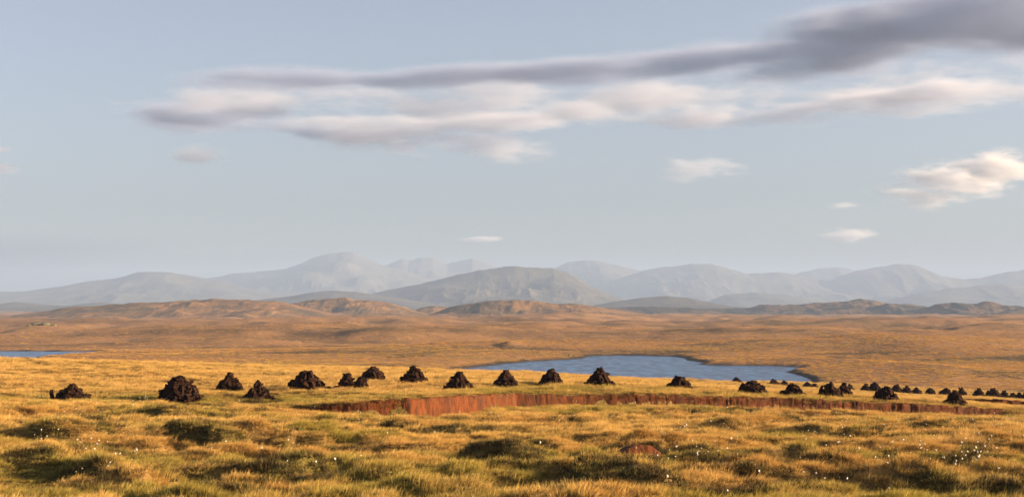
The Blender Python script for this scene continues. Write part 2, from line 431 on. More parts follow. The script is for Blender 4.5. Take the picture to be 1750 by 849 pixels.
# ------------------------------------------------------------------ the ground sheet
ang = np.unique(np.r_[np.linspace(-180, -27, 40), np.linspace(-27, 27, 361), np.linspace(27, 180, 40)])
ang = ang[:-1]
rad = [1.0]
while rad[-1] < 23000:
    r0 = rad[-1]
    rad.append(r0 + (.9 if r0 < 18 else .19 if r0 < 92 else .32 if r0 < 125 else max(.5, r0 * .0095) if r0 < 3000 else r0 * .04))
rad = np.array(rad)
TH, RR = np.meshgrid(np.radians(ang), rad)
GX, GY = RR * np.sin(TH), RR * np.cos(TH)
gzv, gw, gshore = ground_z(GX.ravel(), GY.ravel(), True)
nr, nc = GX.shape
i = np.arange(nr - 1)[:, None] * nc + np.arange(nc)[None]
j = np.arange(nr - 1)[:, None] * nc + (np.arange(nc)[None] + 1) % nc
gf = np.stack([i, j, j + nc, i + nc], -1).reshape(-1, 4)
me = mesh_np('ground', np.c_[GX.ravel(), GY.ravel(), gzv], gf)
tg, tw, tp = tints(GX.ravel(), GY.ravel())
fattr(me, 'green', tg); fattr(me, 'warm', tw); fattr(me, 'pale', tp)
fattr(me, 'heath', np.clip(heath(GX.ravel(), GY.ravel()), 0, 1)); fattr(me, 'far', sstep(.25, .95, gw)); fattr(me, 'shore', gshore * (gw > .5))
# cap under the camera
ground = link('ground', me, M_GROUND)
tag(ground, 'rolling golden moorland running to the foot of the hills', 'moor', kind='structure')

def water(name, poly, label):
    p = np.array(poly); c0 = p.mean(0)
    xs = np.linspace(p[:, 0].min() - 12, p[:, 0].max() + 12, 30); ys = np.linspace(p[:, 1].min() - 12, p[:, 1].max() + 12, 30)
    A, B = np.meshgrid(xs, ys)
    keep = poly_sd(A.ravel(), B.ravel(), poly) < 30
    f = grid_faces(30, 30); f = f[keep[f].any(1)]
    used = np.unique(f); mp = np.zeros(900, int); mp[used] = np.arange(len(used))
    v = np.c_[A.ravel(), B.ravel(), np.full(900, WATER)][used]
    tag(link(name, mesh_np(name, v, mp[f]), M_WATER), label, 'lake', kind='structure')
water('loch_water', LOCH, 'rippled blue loch in the middle distance')
water('loch_water', LOCH2, 'sliver of blue loch at the far left edge')

# ------------------------------------------------------------------ hills and mountains
def ridge(name, pts, d, base_py, depth, mat, label, seed, rough=.10, nx=420, ny=80, crest=.035, kind='structure', lean=0.0):
    """a range with its crest through the pixels `pts` at distance d, falling away in front and behind over `depth` metres"""
    px = np.linspace(pts[0][0], pts[-1][0], nx)
    a = np.array(pts, float)
    py = np.interp(px, a[:, 0], a[:, 1])
    k = np.exp(-np.linspace(-1.6, 1.6, 5) ** 2); k /= k.sum()
    py = np.convolve(np.pad(py, 2, mode='edge'), k, 'valid')
    X = (px - CX) / F_PX * d
    Zc = EZ + (HY - py) / F_PX * d
    Zb = EZ + (HY - base_py) / F_PX * d
    t = np.linspace(-1, 1, ny)
    XX, TT = np.meshgrid(X, t); H = np.maximum(Zc - Zb, 0)[None].repeat(ny, 0)
    L = depth
    YY = d + TT * L
    sc = L * .38
    warp = fbm(XX / sc, YY / sc, 3, seed) * .28
    tt = np.clip(np.abs(TT + warp * (1 - TT ** 2) * np.minimum(1, np.abs(TT) * 3)), 0, 1)
    sh = (1 - tt) ** 1.15 * (1 - .25 * np.sin(tt * math.pi))
    rg = ridged(XX / sc, YY / (sc * 1.3), 6, seed + 3) - .45
    edge = np.sin(np.clip(tt, 0, 1) * math.pi) ** .8
    Z = Zb + H * (sh + rough * 2.2 * rg * edge) + crest * H * fbm(XX / (sc * .22), YY / (sc * .22), 4, seed + 8) - (L * .02) * (tt > .985)
    Z = np.maximum(Z, Zb - 4) - 6 * (np.abs(TT) > .999)
    f = grid_faces(ny, nx)[:, ::1]
    o = link(name, mesh_np(name, np.c_[XX.ravel(), YY.ravel(), Z.ravel()], f), mat)
    return tag(o, label, 'mountain' if name == 'mountain' else 'hill', kind=kind)

# foothills, two to five kilometres off
ridge('hill', [(-140, 548), (0, 541), (60, 534), (130, 524), (200, 518.5), (280, 514), (340, 510.5), (370, 512), (420, 511.5), (470, 513), (500, 519), (540, 528), (600, 541), (640, 550)], 2900, 550, 520, M_HILL,
      'long low brown hill above the left loch', 3, .16, crest=.10)
ridge('hill', [(420, 545), (460, 525), (500, 515), (530, 511.5), (560, 511), (600, 509), (630, 511), (660, 516), (690, 524), (720, 533), (760, 545)], 3300, 548, 480, M_HILL,
      'rounded brown hill left of the grey mountain', 13, .16, crest=.10)
ridge('hill', [(690, 542), (720, 524), (745, 521), (765, 524), (800, 536), (830, 545)], 3700, 545, 300, M_HILL, 'small brown knoll before the grey mountain', 17, .16, 90, 40, crest=.10)
ridge('hill', [(720, 543), (770, 524), (830, 515), (880, 511), (920, 513), (955, 519), (980, 518.5), (1010, 522), (1060, 530), (1120, 538), (1170, 545)], 3000, 546, 420, M_HILL,
      'low brown hill in front of the grey mountain', 23, .16, crest=.10)
ridge('hill', [(960, 546), (1040, 526), (1100, 524), (1180, 526), (1240, 527), (1290, 523), (1325, 519), (1360, 520), (1400, 517), (1440, 515), (1470, 510.5), (1500, 514), (1520, 517),
               (1550, 518), (1580, 522), (1620, 535), (1660, 545)], 4200, 546, 560, M_HILLD, 'dark heathery hill beyond the moor at right', 29, .2, crest=.14)
ridge('hill', [(1540, 546), (1570, 532), (1600, 521), (1630, 517), (1655, 519), (1680, 515.5), (1710, 519), (1750, 525), (1800, 523), (1860, 520), (1930, 545)], 3900, 546, 480, M_HILLD,
      'dark double-topped hill at the right edge', 31, .2, crest=.14)
# hazy lower ranges
ridge('mountain', [(-120, 524), (-40, 518), (0, 520), (25, 515.5), (45, 517), (80, 521), (120, 522), (170, 516), (220, 520), (300, 524)], 7000, 527, 800, M_MOUNT, 'pale rocky rise at the left edge', 37)
ridge('mountain', [(380, 524), (440, 512), (490, 506), (530, 499), (575, 495.5), (610, 498), (650, 505), (700, 512), (770, 524)], 7600, 527, 1000, M_MOUNT, 'low blue-grey hill left of the broad mountain', 41)
ridge('mountain', [(1000, 525), (1050, 515), (1100, 508), (1140, 505), (1180, 509), (1220, 518), (1260, 525)], 6200, 527, 800, M_MOUNT, 'low grey hill right of the broad mountain', 43)
ridge('mountain', [(560, 524), (620, 506), (650, 498), (700, 488), (750, 478), (790, 467), (820, 460), (850, 455.5), (880, 453), (915, 455), (945, 457), (965, 463), (985, 473), (1010, 488),
                   (1035, 500), (1070, 515), (1110, 525)], 9000, 528, 1500, M_MOUNT, 'broad grey mountain with a craggy right shoulder', 47, .13, 520, 130)
# the blue far ranges
ridge('mountain', [(-300, 505), (-150, 500), (-60, 503), (0, 498), (45, 497), (90, 490), (130, 485), (150, 481), (200, 475), (235, 466), (260, 463.5), (290, 464), (320, 469), (355, 477), (420, 490), (520, 512), (580, 524)],
      12500, 528, 2200, M_FARM, 'faint flat-topped mountain at the left', 53, .11, 460, 110)
ridge('mountain', [(200, 520), (300, 490), (350, 475), (395, 468), (440, 463), (490, 458), (515, 450), (540, 439), (565, 431), (585, 429), (605, 431), (630, 442), (655, 452), (690, 462), (760, 485), (860, 520)],
      15500, 528, 2600, M_FARM, 'highest faint blue dome-shaped mountain', 59, .11, 460, 110)
ridge('mountain', [(560, 520), (620, 470), (655, 453), (675, 446), (690, 443), (700, 445), (720, 438), (742, 440), (765, 449), (785, 445), (807, 439.5), (825, 446), (845, 453), (900, 470), (1000, 520)],
      17000, 528, 2600, M_FARM, 'faint blue mountain with three small peaks', 61, .11, 460, 110)
ridge('mountain', [(800, 520), (900, 475), (945, 458), (970, 447), (1000, 442), (1020, 443), (1040, 449), (1085, 459), (1140, 470), (1250, 500), (1320, 522)], 16000, 528, 2600, M_FARM,
      'faint blue peak just right of the broad mountain', 67, .11, 460, 110)
ridge('mountain', [(960, 520), (1060, 475), (1100, 461), (1135, 456), (1180, 449), (1215, 450), (1240, 456), (1275, 467), (1330, 464), (1365, 468), (1420, 480), (1520, 520)], 15000, 528, 2400, M_FARM,
      'faint broad-backed blue mountain right of centre', 71, .11, 460, 110)
ridge('mountain', [(1230, 520), (1330, 475), (1370, 464), (1400, 457), (1432, 453.5), (1460, 460), (1510, 475), (1640, 520)], 17500, 528, 2400, M_FARM, 'faint distant small blue peak at right', 73, .10, 220, 80)
ridge('mountain', [(1330, 520), (1430, 472), (1465, 461), (1500, 456), (1530, 450.5), (1552, 450), (1575, 457), (1610, 470), (1645, 477), (1675, 475), (1720, 464.5), (1750, 460), (1800, 452), (1860, 460), (1960, 490), (2060, 520)],
      15000, 528, 2600, M_FARM, 'faint blue twin-topped range at the right edge', 79, .11, 500, 110)
ridge('mountain', [(1180, 525), (1240, 503), (1290, 498), (1340, 503), (1400, 514), (1460, 524)], 11000, 528, 1300, M_FARM, 'hazy low hill below the right-hand peaks', 83, .10, 160, 60)
ridge('mountain', [(1480, 524), (1560, 502), (1620, 492), (1680, 486), (1715, 484), (1760, 492), (1830, 505), (1920, 524)], 12000, 528, 1500, M_FARM, 'hazy middle ridge at the right edge', 89, .10, 200, 60)

# ------------------------------------------------------------------ haze
def box_mesh(name, x0, x1, y0, y1, z0, z1):
    v = [(x, y, z) for z in (z0, z1) for y in (y0, y1) for x in (x0, x1)]
    f = [(0, 2, 3, 1), (4, 5, 7, 6), (0, 1, 5, 4), (2, 6, 7, 3), (0, 4, 6, 2), (1, 3, 7, 5)]
    me = bpy.data.meshes.new(name); me.from_pydata(v, [], f); me.update(); return me
n = NT('haze')
pv = n.n('ShaderNodeVolumePrincipled')
pv.inputs['Color'].default_value = C(.34, .475, .74); pv.inputs['Density'].default_value = 0.75e-4; pv.inputs['Anisotropy'].default_value = 0.0
n.t.links.new(pv.outputs[0], n.out.inputs['Volume'])
hz = link('haze', box_mesh('haze', -24000, 24000, -24000, 24000, float(gzv.min()) - 30, 690), n.m)
tag(hz, 'thin blue evening haze over the moor and mountains', 'haze', kind='stuff')

# ------------------------------------------------------------------ clouds: soft volumes high above the haze
def cloud_mat(name, dens, detail=1.0, erode=1.0, col=(.97, .97, .98)):
    n = NT(name)
    tc = n.n('ShaderNodeTexCoord').outputs['Object']
    ln = n.n('ShaderNodeVectorMath', operation='LENGTH'); n.put(ln.inputs[0], tc)
    P = n.pos()
    f = n.noise(n.scaled(P, (.0006 * detail, .0009 * detail, .0023 * detail)), 1.0, 8, .66)
    e = n.math('ADD', n.math('MULTIPLY', n.math('SUBTRACT', 1.0, ln.outputs['Value']), 1.0), n.math('MULTIPLY', n.math('SUBTRACT', f, .57), 5.5 * erode))
    dn = n.math('MULTIPLY', n.math('MULTIPLY', n.ramp(e, 0.0, .75), n.ramp(n.math('SUBTRACT', 1.0, ln.outputs['Value']), 0.0, .6)), dens)
    pv = n.n('ShaderNodeVolumePrincipled'); pv.inputs['Color'].default_value = C(*col); pv.inputs['Anisotropy'].default_value = .15
    n.put(pv.inputs['Density'], dn)
    n.t.links.new(pv.outputs[0], n.out.inputs['Volume'])
    return n.m
M_CL_DENSE_SHADED, M_CL_MID, M_CL_THIN = cloud_mat('cloud_dense_shaded', .0042, 1.0, .55, (.38, .455, .66)), cloud_mat('cloud_mid', .0028, 1.1, .9, (.60, .64, .77)), cloud_mat('cloud_thin', .0016, .8, .9, (.62, .65, .76))  # dense: grey-blue albedo paints in the shade of the dark bands
M_CL_SMALL = cloud_mat('cloud_small', .0045, 2.2, .55, (.66, .68, .77))
M_CL_CUM = cloud_mat('cloud_cumulus', .006, 1.8, .8, (.78, .78, .82))
def lobe_mesh(k):
    import bmesh
    bm = bmesh.new(); bmesh.ops.create_icosphere(bm, subdivisions=3, radius=1.0)
    for v in bm.verts:
        q = v.co.copy(); s_ = 1 - .07 * (.5 + .5 * math.sin(3.1 * q.x + k) * math.cos(2.3 * q.y + 2 * k) * math.sin(2.7 * q.z + k)); v.co = q * s_
    me = bpy.data.meshes.new('cloud_lobe'); bm.to_mesh(me); bm.free(); return me
def cloud(lobes, alt, depth, mat, label, deck=False):
    """lobes: photo pixel centre, half width and half height in pixels, tilt in degrees; distance from the cloud base height"""
    root = None
    for k, (px, py, hw, hh, tilt) in enumerate(lobes):
        d = alt * F_PX / (HY - py); p = at(px, py, d)
        if root is None:
            root = bpy.data.objects.new('cloud', None); scene.collection.objects.link(root); root.location = (p[0], p[1], p[2]); root.empty_display_size = 200
            tag(root, label, 'cloud', 'evening clouds over the mountains')
        o = link('cloud_lobe', lobe_mesh(k), mat, root)
        o.location = (p[0] - root.location[0], p[1] - root.location[1], p[2] - root.location[2])
        dep = .72 * hh * d * d / (alt * F_PX) if deck else depth * (.8 + .1 * (k % 3))
        o.scale = (hw / F_PX * d, dep, hh * (.5 if deck else 1) / F_PX * d); o.rotation_euler = (0, -R(tilt), 0)
cloud([(1790, 20, 460, 150, 8), (1490, 62, 380, 125, 10), (1230, 112, 270, 62, 6), (1010, 122, 280, 44, 3), (760, 134, 280, 38, 2), (500, 138, 250, 36, 0)], 2700, 1500, M_CL_DENSE_SHADED,
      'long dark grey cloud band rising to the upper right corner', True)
cloud([(350, 206, 190, 44, -2), (560, 222, 220, 40, -4)], 2500, 1100, M_CL_DENSE_SHADED, 'mauve-grey cloud under the left end of the dark band', True)
cloud([(450, 188, 190, 40, 0), (660, 228, 230, 46, -3), (810, 246, 160, 34, -6)], 2300, 1100, M_CL_MID, 'pale-edged cloud trailing down to a point left of centre')
cloud([(700, 180, 430, 70, 2), (330, 170, 200, 50, 0)], 2900, 900, M_CL_THIN, 'thin pale veil between the dark band and the cloud below it')
cloud([(1560, 130, 420, 60, 6), (1150, 165, 300, 45, 4)], 2900, 900, M_CL_THIN, 'thin peach veil under the dark band at right')
cloud([(860, 212, 230, 36, 4), (1040, 190, 210, 33, 4)], 2400, 1000, M_CL_MID, 'thin pinkish cloud streak in the middle of the sky')
cloud([(1200, 194, 150, 32, 4), (1390, 182, 230, 44, 4), (1580, 166, 230, 46, 4), (1780, 148, 190, 40, 4)], 2400, 1000, M_CL_MID, 'bright-rimmed cloud streak below the dark band at right')
cloud([(1615, 314, 160, 52, 4), (1690, 294, 115, 48, 3)], 1900, 700, M_CL_CUM, 'cream puffy cloud near the right edge')
cloud([(1450, 400, 72, 22, 0)], 1300, 500, M_CL_CUM, 'tiny cream cloud low above the right-hand mountains')
cloud([(1205, 282, 110, 40, 3)], 2000, 600, M_CL_MID, 'faint pink cloud smudge right of centre')
cloud([(350, 268, 75, 26, 0)], 2000, 500, M_CL_SMALL, 'small pale cloud under the left cloud')
cloud([(-5, 289, 70, 15, 2), (-10, 253, 45, 11, -4)], 2000, 500, M_CL_SMALL, 'pale cloud wisp cut by the left edge')
cloud([(820, 409, 55, 8, 2)], 1400, 500, M_CL_SMALL, 'faint grey cloud streak above the three small peaks')
cloud([(1440, 352, 42, 10, 0)], 1700, 500, M_CL_SMALL, 'faint wisp left of the cream puffy cloud')

# ------------------------------------------------------------------ peat banks
def peat_bank(line, label, seed, seg=.055, rows=9, off=.14, batter=.10, slots=.3):
    rs = np.random.default_rng(seed)
    pts = np.array([at(px, (t + b) / 2, d) for px, t, b, d in line]); top = np.array([at(px, t, d)[2] for px, t, b, d in line]); bot = np.array([at(px, b, d)[2] for px, t, b, d in line])
    s = np.r_[0, np.cumsum(np.hypot(*np.diff(pts[:, :2], axis=0).T))]
    S = np.arange(0, s[-1], seg); X = np.interp(S, s, pts[:, 0]); Y = np.interp(S, s, pts[:, 1])
    zt, zb = np.interp(S, s, top), np.interp(S, s, bot)
    dx, dy = np.gradient(X), np.gradient(Y); ln = np.hypot(dx, dy); nx_, ny_ = dy / ln, -dx / ln          # towards the viewer
    # spade cuts: columns of uneven width and depth with open slots between some of them
    cols = np.zeros(len(S)); slot = np.zeros(len(S)); k = 0
    reach = np.zeros(len(S))
    while k < len(S):
        wdt = 1 + int(rs.exponential(6)); cols[k:k + wdt] = rs.normal(0, .004)
        if rs.random() < slots:
            slot[k] = rs.uniform(.35, 1); reach[k] = rs.uniform(.05, .5)
        k += wdt
    wav = .10 * fbm(S / 2.2, S * 0 + seed, 3, seed)
    q = np.linspace(0, 1, rows)
    VV = []; SL = []
    zt2 = zt + .10 * fbm(S / .35, S * 0, 2, seed + 5)
    for r_, qq in enumerate(q):
        z = (zb - .35) + (zt2 - zb + .35) * qq
        m = slot * np.where(1 - qq < reach + .15, 1, 0)
        crumb = .07 * fbm(S / .45, S * 0 + z * 1.6, 3, seed + 11)
        o_ = off + crumb + cols * (.3 + .7 * np.sin(math.pi * min(qq + .15, 1))) + wav - .045 * m - batter * qq + .008 * rs.normal(size=len(S))
        if r_ == rows - 1: o_ = o_ - .02
        VV.append(np.c_[X + nx_ * o_, Y + ny_ * o_, z]); SL.append(m)
    VV.append(np.c_[X - nx_ * .5, Y - ny_ * .5, zt2 - .03]); SL.append(slot * 0)
    VV.append(np.c_[X - nx_ * .5, Y - ny_ * .5, zb - .4]); SL.append(slot * 0)
    v = np.concatenate(VV); f = grid_faces(rows + 2, len(S))
    me = mesh_np('peat_bank', v, f, smooth=True); fattr(me, 'slot', np.concatenate(SL))
    return tag(link('peat_bank', me, M_FACE), label, 'peat bank', kind='structure')
peat_bank(BANK, 'long freshly cut red-brown peat face below the row of stacks', 5)
peat_bank(BANK2, 'low red-brown peat face on the far right behind the stacks', 6, seg=.09, rows=6, batter=.06, off=.18)

# the small crumbled peat face in the foreground
hx, hd_ = on_lower(1106, 793)
hag_line = []
for k_, (px, hh) in enumerate([(1066, .04), (1078, .17), (1090, .27), (1102, .34), (1114, .38), (1126, .36), (1136, .26), (1144, .06)]):
    dq = hd_ - .62 + .08 * k_; xq = (px - CX) / F_PX * dq
    bq = gz(xq, dq - .4); tq = bq + hh * .85
    hag_line.append((px, HY + (EZ - tq) / dq * F_PX, HY + (EZ - bq) / dq * F_PX, dq))
peat_bank(hag_line, 'small crumbling peat edge among the foreground grass', 9, seg=.02, rows=9, off=.05, batter=.16, slots=.5)

# ------------------------------------------------------------------ peat stacks
def slab_mesh(k):
    rs = np.random.default_rng(400 + k)
    import bmesh
    bm = bmesh.new()
    L, W, T = rs.uniform(.36, .54), rs.uniform(.19, .27), rs.uniform(.12, .17)
    bmesh.ops.create_cube(bm, size=1)
    bmesh.ops.scale(bm, vec=(L, W, T), verts=bm.verts)
    bmesh.ops.subdivide_edges(bm, edges=[e for e in bm.edges if abs(e.verts[0].co.x - e.verts[1].co.x) > .1], cuts=2)
    bend = rs.normal(0, .12)
    for v in bm.verts:
        v.co.z += bend * (v.co.x ** 2) * 4 * .3
        s_ = 1 - .35 * (abs(v.co.x) / (L / 2)) ** 3 * rs.uniform(.3, 1)
        v.co.y *= s_; v.co.z *= s_
        v.co += Vector(rs.normal(0, .02, 3))
    me = bpy.data.meshes.new('peat_slab'); bm.to_mesh(me); bm.free(); me.materials.append(M_PEAT)
    return me
SLABS = [slab_mesh(k) for k in range(10)]

def stack_layout(Wd, Ht, rs, shape):
    """slabs set on end and leaned together in rings, then laid on top; returns (matrix, mesh index)"""
    out = []
    Rb = Wd / 2
    lean_x = rs.normal(0, .06)
    def rad_at(q):                                   # outline: q = height fraction
        return Rb * {'cone': 1 - .92 * q ** 1.35, 'dome': max(0, 1 - q ** 1.5) ** .72, 'block': (1 - q ** 3.2) if q < .96 else .4}[shape]
    nl = max(3, int(round(Ht / .20)))
    for l in range(nl):
        q = (l + .35) / (nl + .1)
        rr = max(.05, rad_at(q) - .09)
        cnt = max(3, int(2 * math.pi * rr / .235))
        a0 = rs.uniform(0, 6.28)
        for c_ in range(cnt):
            a = a0 + c_ / cnt * 6.28 + rs.normal(0, .12)
            r2 = rr * (1 + rs.normal(0, .07))
            px_, py_ = r2 * math.cos(a) + lean_x * q, r2 * math.sin(a) * .9
            z = q * Ht + rs.normal(0, .03)
            if rs.random() < .5:                    # on end, leaning in
                tilt = rs.uniform(.95, 1.35) if shape != 'dome' else rs.uniform(.6, 1.25)
                m = Matrix.Rotation(a + rs.normal(0, .25), 4, 'Z') @ Matrix.Rotation(tilt, 4, 'Y') @ Matrix.Rotation(rs.normal(0, .3), 4, 'X')
            else:                                    # laid flat round the ring
                m = Matrix.Rotation(a + 1.57 + rs.normal(0, .5), 4, 'Z') @ Matrix.Rotation(rs.normal(0, .25), 4, 'Y') @ Matrix.Rotation(rs.normal(0, .35), 4, 'X')
            s_ = rs.uniform(.8, 1.1)
            out.append((Matrix.Translation((px_, py_, max(z, .07))) @ m @ Matrix.Scale(s_, 4), int(rs.integers(10))))
    for k in range(5):                               # the crown
        m = Matrix.Rotation(rs.uniform(0, 6.28), 4, 'Z') @ Matrix.Rotation(rs.uniform(.5, 1.2), 4, 'Y')
        out.append((Matrix.Translation((rs.normal(0, .07) + lean_x, rs.normal(0, .07), Ht - .12 - .05 * (k % 3))) @ m @ Matrix.Scale(.72, 4), int(rs.integers(10))))
    for k in range(int(rs.integers(2, 5))):          # fallen slabs at the foot
        a = rs.uniform(0, 6.28)
        out.append((Matrix.Translation((Rb * 1.02 * math.cos(a), Rb * .95 * math.sin(a), .06)) @ Matrix.Rotation(rs.uniform(0, 6.28), 4, 'Z') @ Matrix.Rotation(rs.normal(0, .2), 4, 'Y'), int(rs.integers(10))))
    return out

def core_mesh(Wd, Ht, rs, shape):
    na, nl = 14, 7; v = []
    for l in range(nl):
        q = l / (nl - 1)
        r_ = Wd / 2 * {'cone': 1 - .92 * q ** 1.35, 'dome': max(0, 1 - q ** 1.5) ** .72, 'block': 1 - q ** 3.2}[shape]
        for a in range(na):
            t = a / na * 6.2832; k = max(.03, r_ - .13) * rs.uniform(.86, 1.0)
            v.append((k * math.cos(t), k * math.sin(t) * .9, q * (Ht - .16) - .12 * (l == 0)))
    f = [(l * na + a, l * na + (a + 1) % na, (l + 1) * na + (a + 1) % na, (l + 1) * na + a) for l in range(nl - 1) for a in range(na)]
    f.append(tuple(range((nl - 1) * na, nl * na)))
    me = bpy.data.meshes.new('peat_core'); me.from_pydata(v, [], f); me.update(); return me

SHAPES = ['dome', 'dome', 'cone', 'cone', 'dome', 'cone', 'dome', 'cone', 'cone', 'cone', 'cone', 'cone', 'cone', 'block', 'cone', 'block', 'cone', 'cone', 'cone']
LABELS = [
 'lowest near peat heap, leftmost, with one slab standing apart at its left',
 'widest rounded peat stack, second from the left edge',
 'dark pointed peat stack right behind the widest stack',
 'small peat stack nearer the viewer, just above the left tip of the red cutting',
 'big rounded peat stack left of the double-humped stack',
 'double-humped peat stack with a low right shoulder',
 'peat stack set farther back, touching the double-humped stack from behind',
 'tall peat stack with stepped left side, just left of the loch',
 'peat stack nearest the edge of the red cutting, below the left end of the loch',
 'steep narrow-topped peat stack before the left part of the loch',
 'cone-shaped peat stack with a brown sunlit right side, before the loch',
 'tallest pointed peat cone standing out against the middle of the loch',
 'lone small peat stack with a wide gap on both sides, before the loch',
 'blocky flat-topped peat stack below the right end of the loch',
 'cone-shaped peat stack between the blocky stack and the touching pair',
 'broad left stack of the touching pair right of the loch',
 'slim right stack of the touching pair right of the loch',
 'near peat stack with far stacks peeping out on both sides of it',
 'rightmost near peat stack, standing before the second red cutting']
FAR_LABELS = [
 'tiny far peat stack alone left above the blocky stack',
 'far peat stack just right of the blocky stack',
 'far peat stack half hidden behind the cone right of the blocky stack',
 'far peat stack directly right of the cone between the blocky stack and the touching pair',
 'low far peat stack at the left foot of the touching pair',
 'far peat stack peeping out at the right of the touching pair',
 'far peat stack right of the touching pair, with a gap before it',
 'far peat stack at the left shoulder of the near stack amid far ones',
 'far peat stack at the right shoulder of the near stack amid far ones',
 'far two-lobed peat stack, second right of the near stack amid far ones',
 'small low far peat stack, third right of the near stack amid far ones',
 'round lone far peat stack between the low one and the rightmost near stack',
 'far peat stack at the upper left of the rightmost near stack',
 'far peat stack at the upper right of the rightmost near stack',
 'far peat stack standing first right of the rightmost near stack',
 'wide far peat stack above the left part of the second red cutting',
 'small far peat stack above the middle of the second red cutting',
 'low far peat stack, left of the last pair at the right edge',
 'far peat stack close to the right edge of the picture',
 'far peat stack cut by the right edge of the picture']
stack_xy = []
def near_stack(k):
    l, r, t, b, d = STACKS[k]; rs = np.random.default_rng(900 + k)
    p = at((l + r) / 2, b, d); Wd = (r - l) / F_PX * d; Ht = (b - t) / F_PX * d
    z0 = gz(p[0], d)
    root = bpy.data.objects.new('peat_stack', None); scene.collection.objects.link(root); root.location = (p[0], d, z0)
    root.empty_display_size = .3
    tag(root, LABELS[k], 'peat stack', 'near row of peat stacks')
    top = p[2] + Ht - z0
    lay = []; cores = []
    if k == 5:                                       # two humps
        lay += [(Matrix.Translation((-.30, 0, 0)) @ m, i_) for m, i_ in stack_layout(Wd * .78, top, rs, 'cone')]
        lay += [(Matrix.Translation((.42, -.1, 0)) @ m, i_) for m, i_ in stack_layout(Wd * .6, top * .72, rs, 'cone')]
        cores = [(-.30, Wd * .78, top, 'cone'), (.42, Wd * .6, top * .72, 'cone')]
    elif k == 0:
        lay += [(Matrix.Translation((.15, 0, 0)) @ m, i_) for m, i_ in stack_layout(Wd * .84, top, rs, 'dome')]
        lay.append((Matrix.Translation((-Wd / 2 + .16, -.1, .28)) @ Matrix.Rotation(.2, 4, 'Z') @ Matrix.Rotation(1.45, 4, 'Y') @ Matrix.Scale(1.5, 4), 2))
        lay.append((Matrix.Translation((-Wd / 2 + .36, -.05, .10)) @ Matrix.Rotation(.3, 4, 'Z') @ Matrix.Scale(1.2, 4), 4))
        cores = [(.15, Wd * .84, top, 'dome')]
    else:
        lay = stack_layout(Wd, top, rs, SHAPES[k]); cores = [(0, Wd, top, SHAPES[k])]
    for ox, cw, ch, sh in cores:
        c_ = link('peat_core', core_mesh(cw, ch, rs, sh), M_PEAT, root); c_.location.x = ox
    for m, i_ in lay:
        o = link('peat_slab', SLABS[i_], None, root); o.matrix_local = m
    stack_xy.append((p[0], d, Wd / 2))
def far_stack(k):
    l, r, t, b, d = FAR_STACKS[k]; rs = np.random.default_rng(1900 + k)
    p = at((l + r) / 2, b, d); Wd = (r - l) / F_PX * d * rs.uniform(1.05, 1.35); z0 = gz(p[0], d)
    top = max(.75, p[2] + (b - t) / F_PX * d - z0 + .36)
    vs_, fs_ = [], []
    def put(me_, m):
        base = len(vs_); vs_.extend([tuple(m @ v.co) for v in me_.vertices]); fs_.extend([tuple(base + q for q in f.vertices) for f in me_.polygons])
    sh = ['dome', 'cone', 'dome', 'block'][k % 4]; top *= rs.uniform(.82, 1.05)
    for m, i_ in stack_layout(Wd, top, rs, sh): put(SLABS[i_], m)
    put(core_mesh(Wd, top, rs, sh), Matrix.Identity(4))
    me = bpy.data.meshes.new('peat_stack'); me.from_pydata(vs_, [], fs_); me.update()
    o = link('peat_stack', me, M_PEAT); o.location = (p[0], d, z0)
    tag(o, FAR_LABELS[k], 'peat stack', 'far row of peat stacks')
    stack_xy.append((p[0], d - .8, Wd / 2 + 1.2))
for k in range(len(STACKS)): near_stack(k)
for k in range(len(FAR_STACKS)): far_stack(k)

# ------------------------------------------------------------------ pale rocks out on the moor
def boulder(px, d, size, label, seed, flat=.6, group=None):
    import bmesh
    rs = np.random.default_rng(seed); bm = bmesh.new(); bmesh.ops.create_icosphere(bm, subdivisions=2, radius=1)
    for v in bm.verts:
        k = 1 + rs.normal(0, .10); v.co = Vector((v.co.x * size * k, v.co.y * size * k * .8, v.co.z * size * flat * k))
    me = bpy.data.meshes.new('boulder'); bm.to_mesh(me); bm.free()
    x = (px - CX) / F_PX * d; o = link('boulder', me, M_ROCK); o.location = (x, d, gz(x, d) + size * flat * .2); o.rotation_euler.z = rs.uniform(0, 3)
    tag(o, label, 'rock', group)
boulder(733, 1650, 1.7, 'pale boulder on the moor above the centre-left stacks', 1)
boulder(1166, 1500, 1.5, 'pale boulder on the moor above the right part of the loch', 2)
for q, (px, d_, s_, fl, lb) in enumerate([(50, 1146, 3.2, .42, 'leftmost rock of the outcrop on the left mound'), (63, 1150, 5.0, .42, 'largest middle rock of the outcrop on the left mound'),
        (78, 1148, 4.2, .42, 'pale rock right of the largest one on the left mound'), (91, 1143, 2.6, .45, 'small pale rightmost rock of the outcrop on the left mound')]):
    boulder(px, d_, s_, lb, 10 + q, fl, 'rocks of the outcrop on the left mound')
for q, (px, py, s_, lb) in enumerate([(967, 612.6, .55, 'left one of three pale stones on the loch shore'), (973, 612.2, .75, 'middle pale stone of three on the loch shore'), (982, 611.6, .5, 'right one of three pale stones on the loch shore')]):
    boulder(px, wpt(px, py)[1] + 3, s_, lb, 30 + q, .7, 'pale stones on the loch shore')

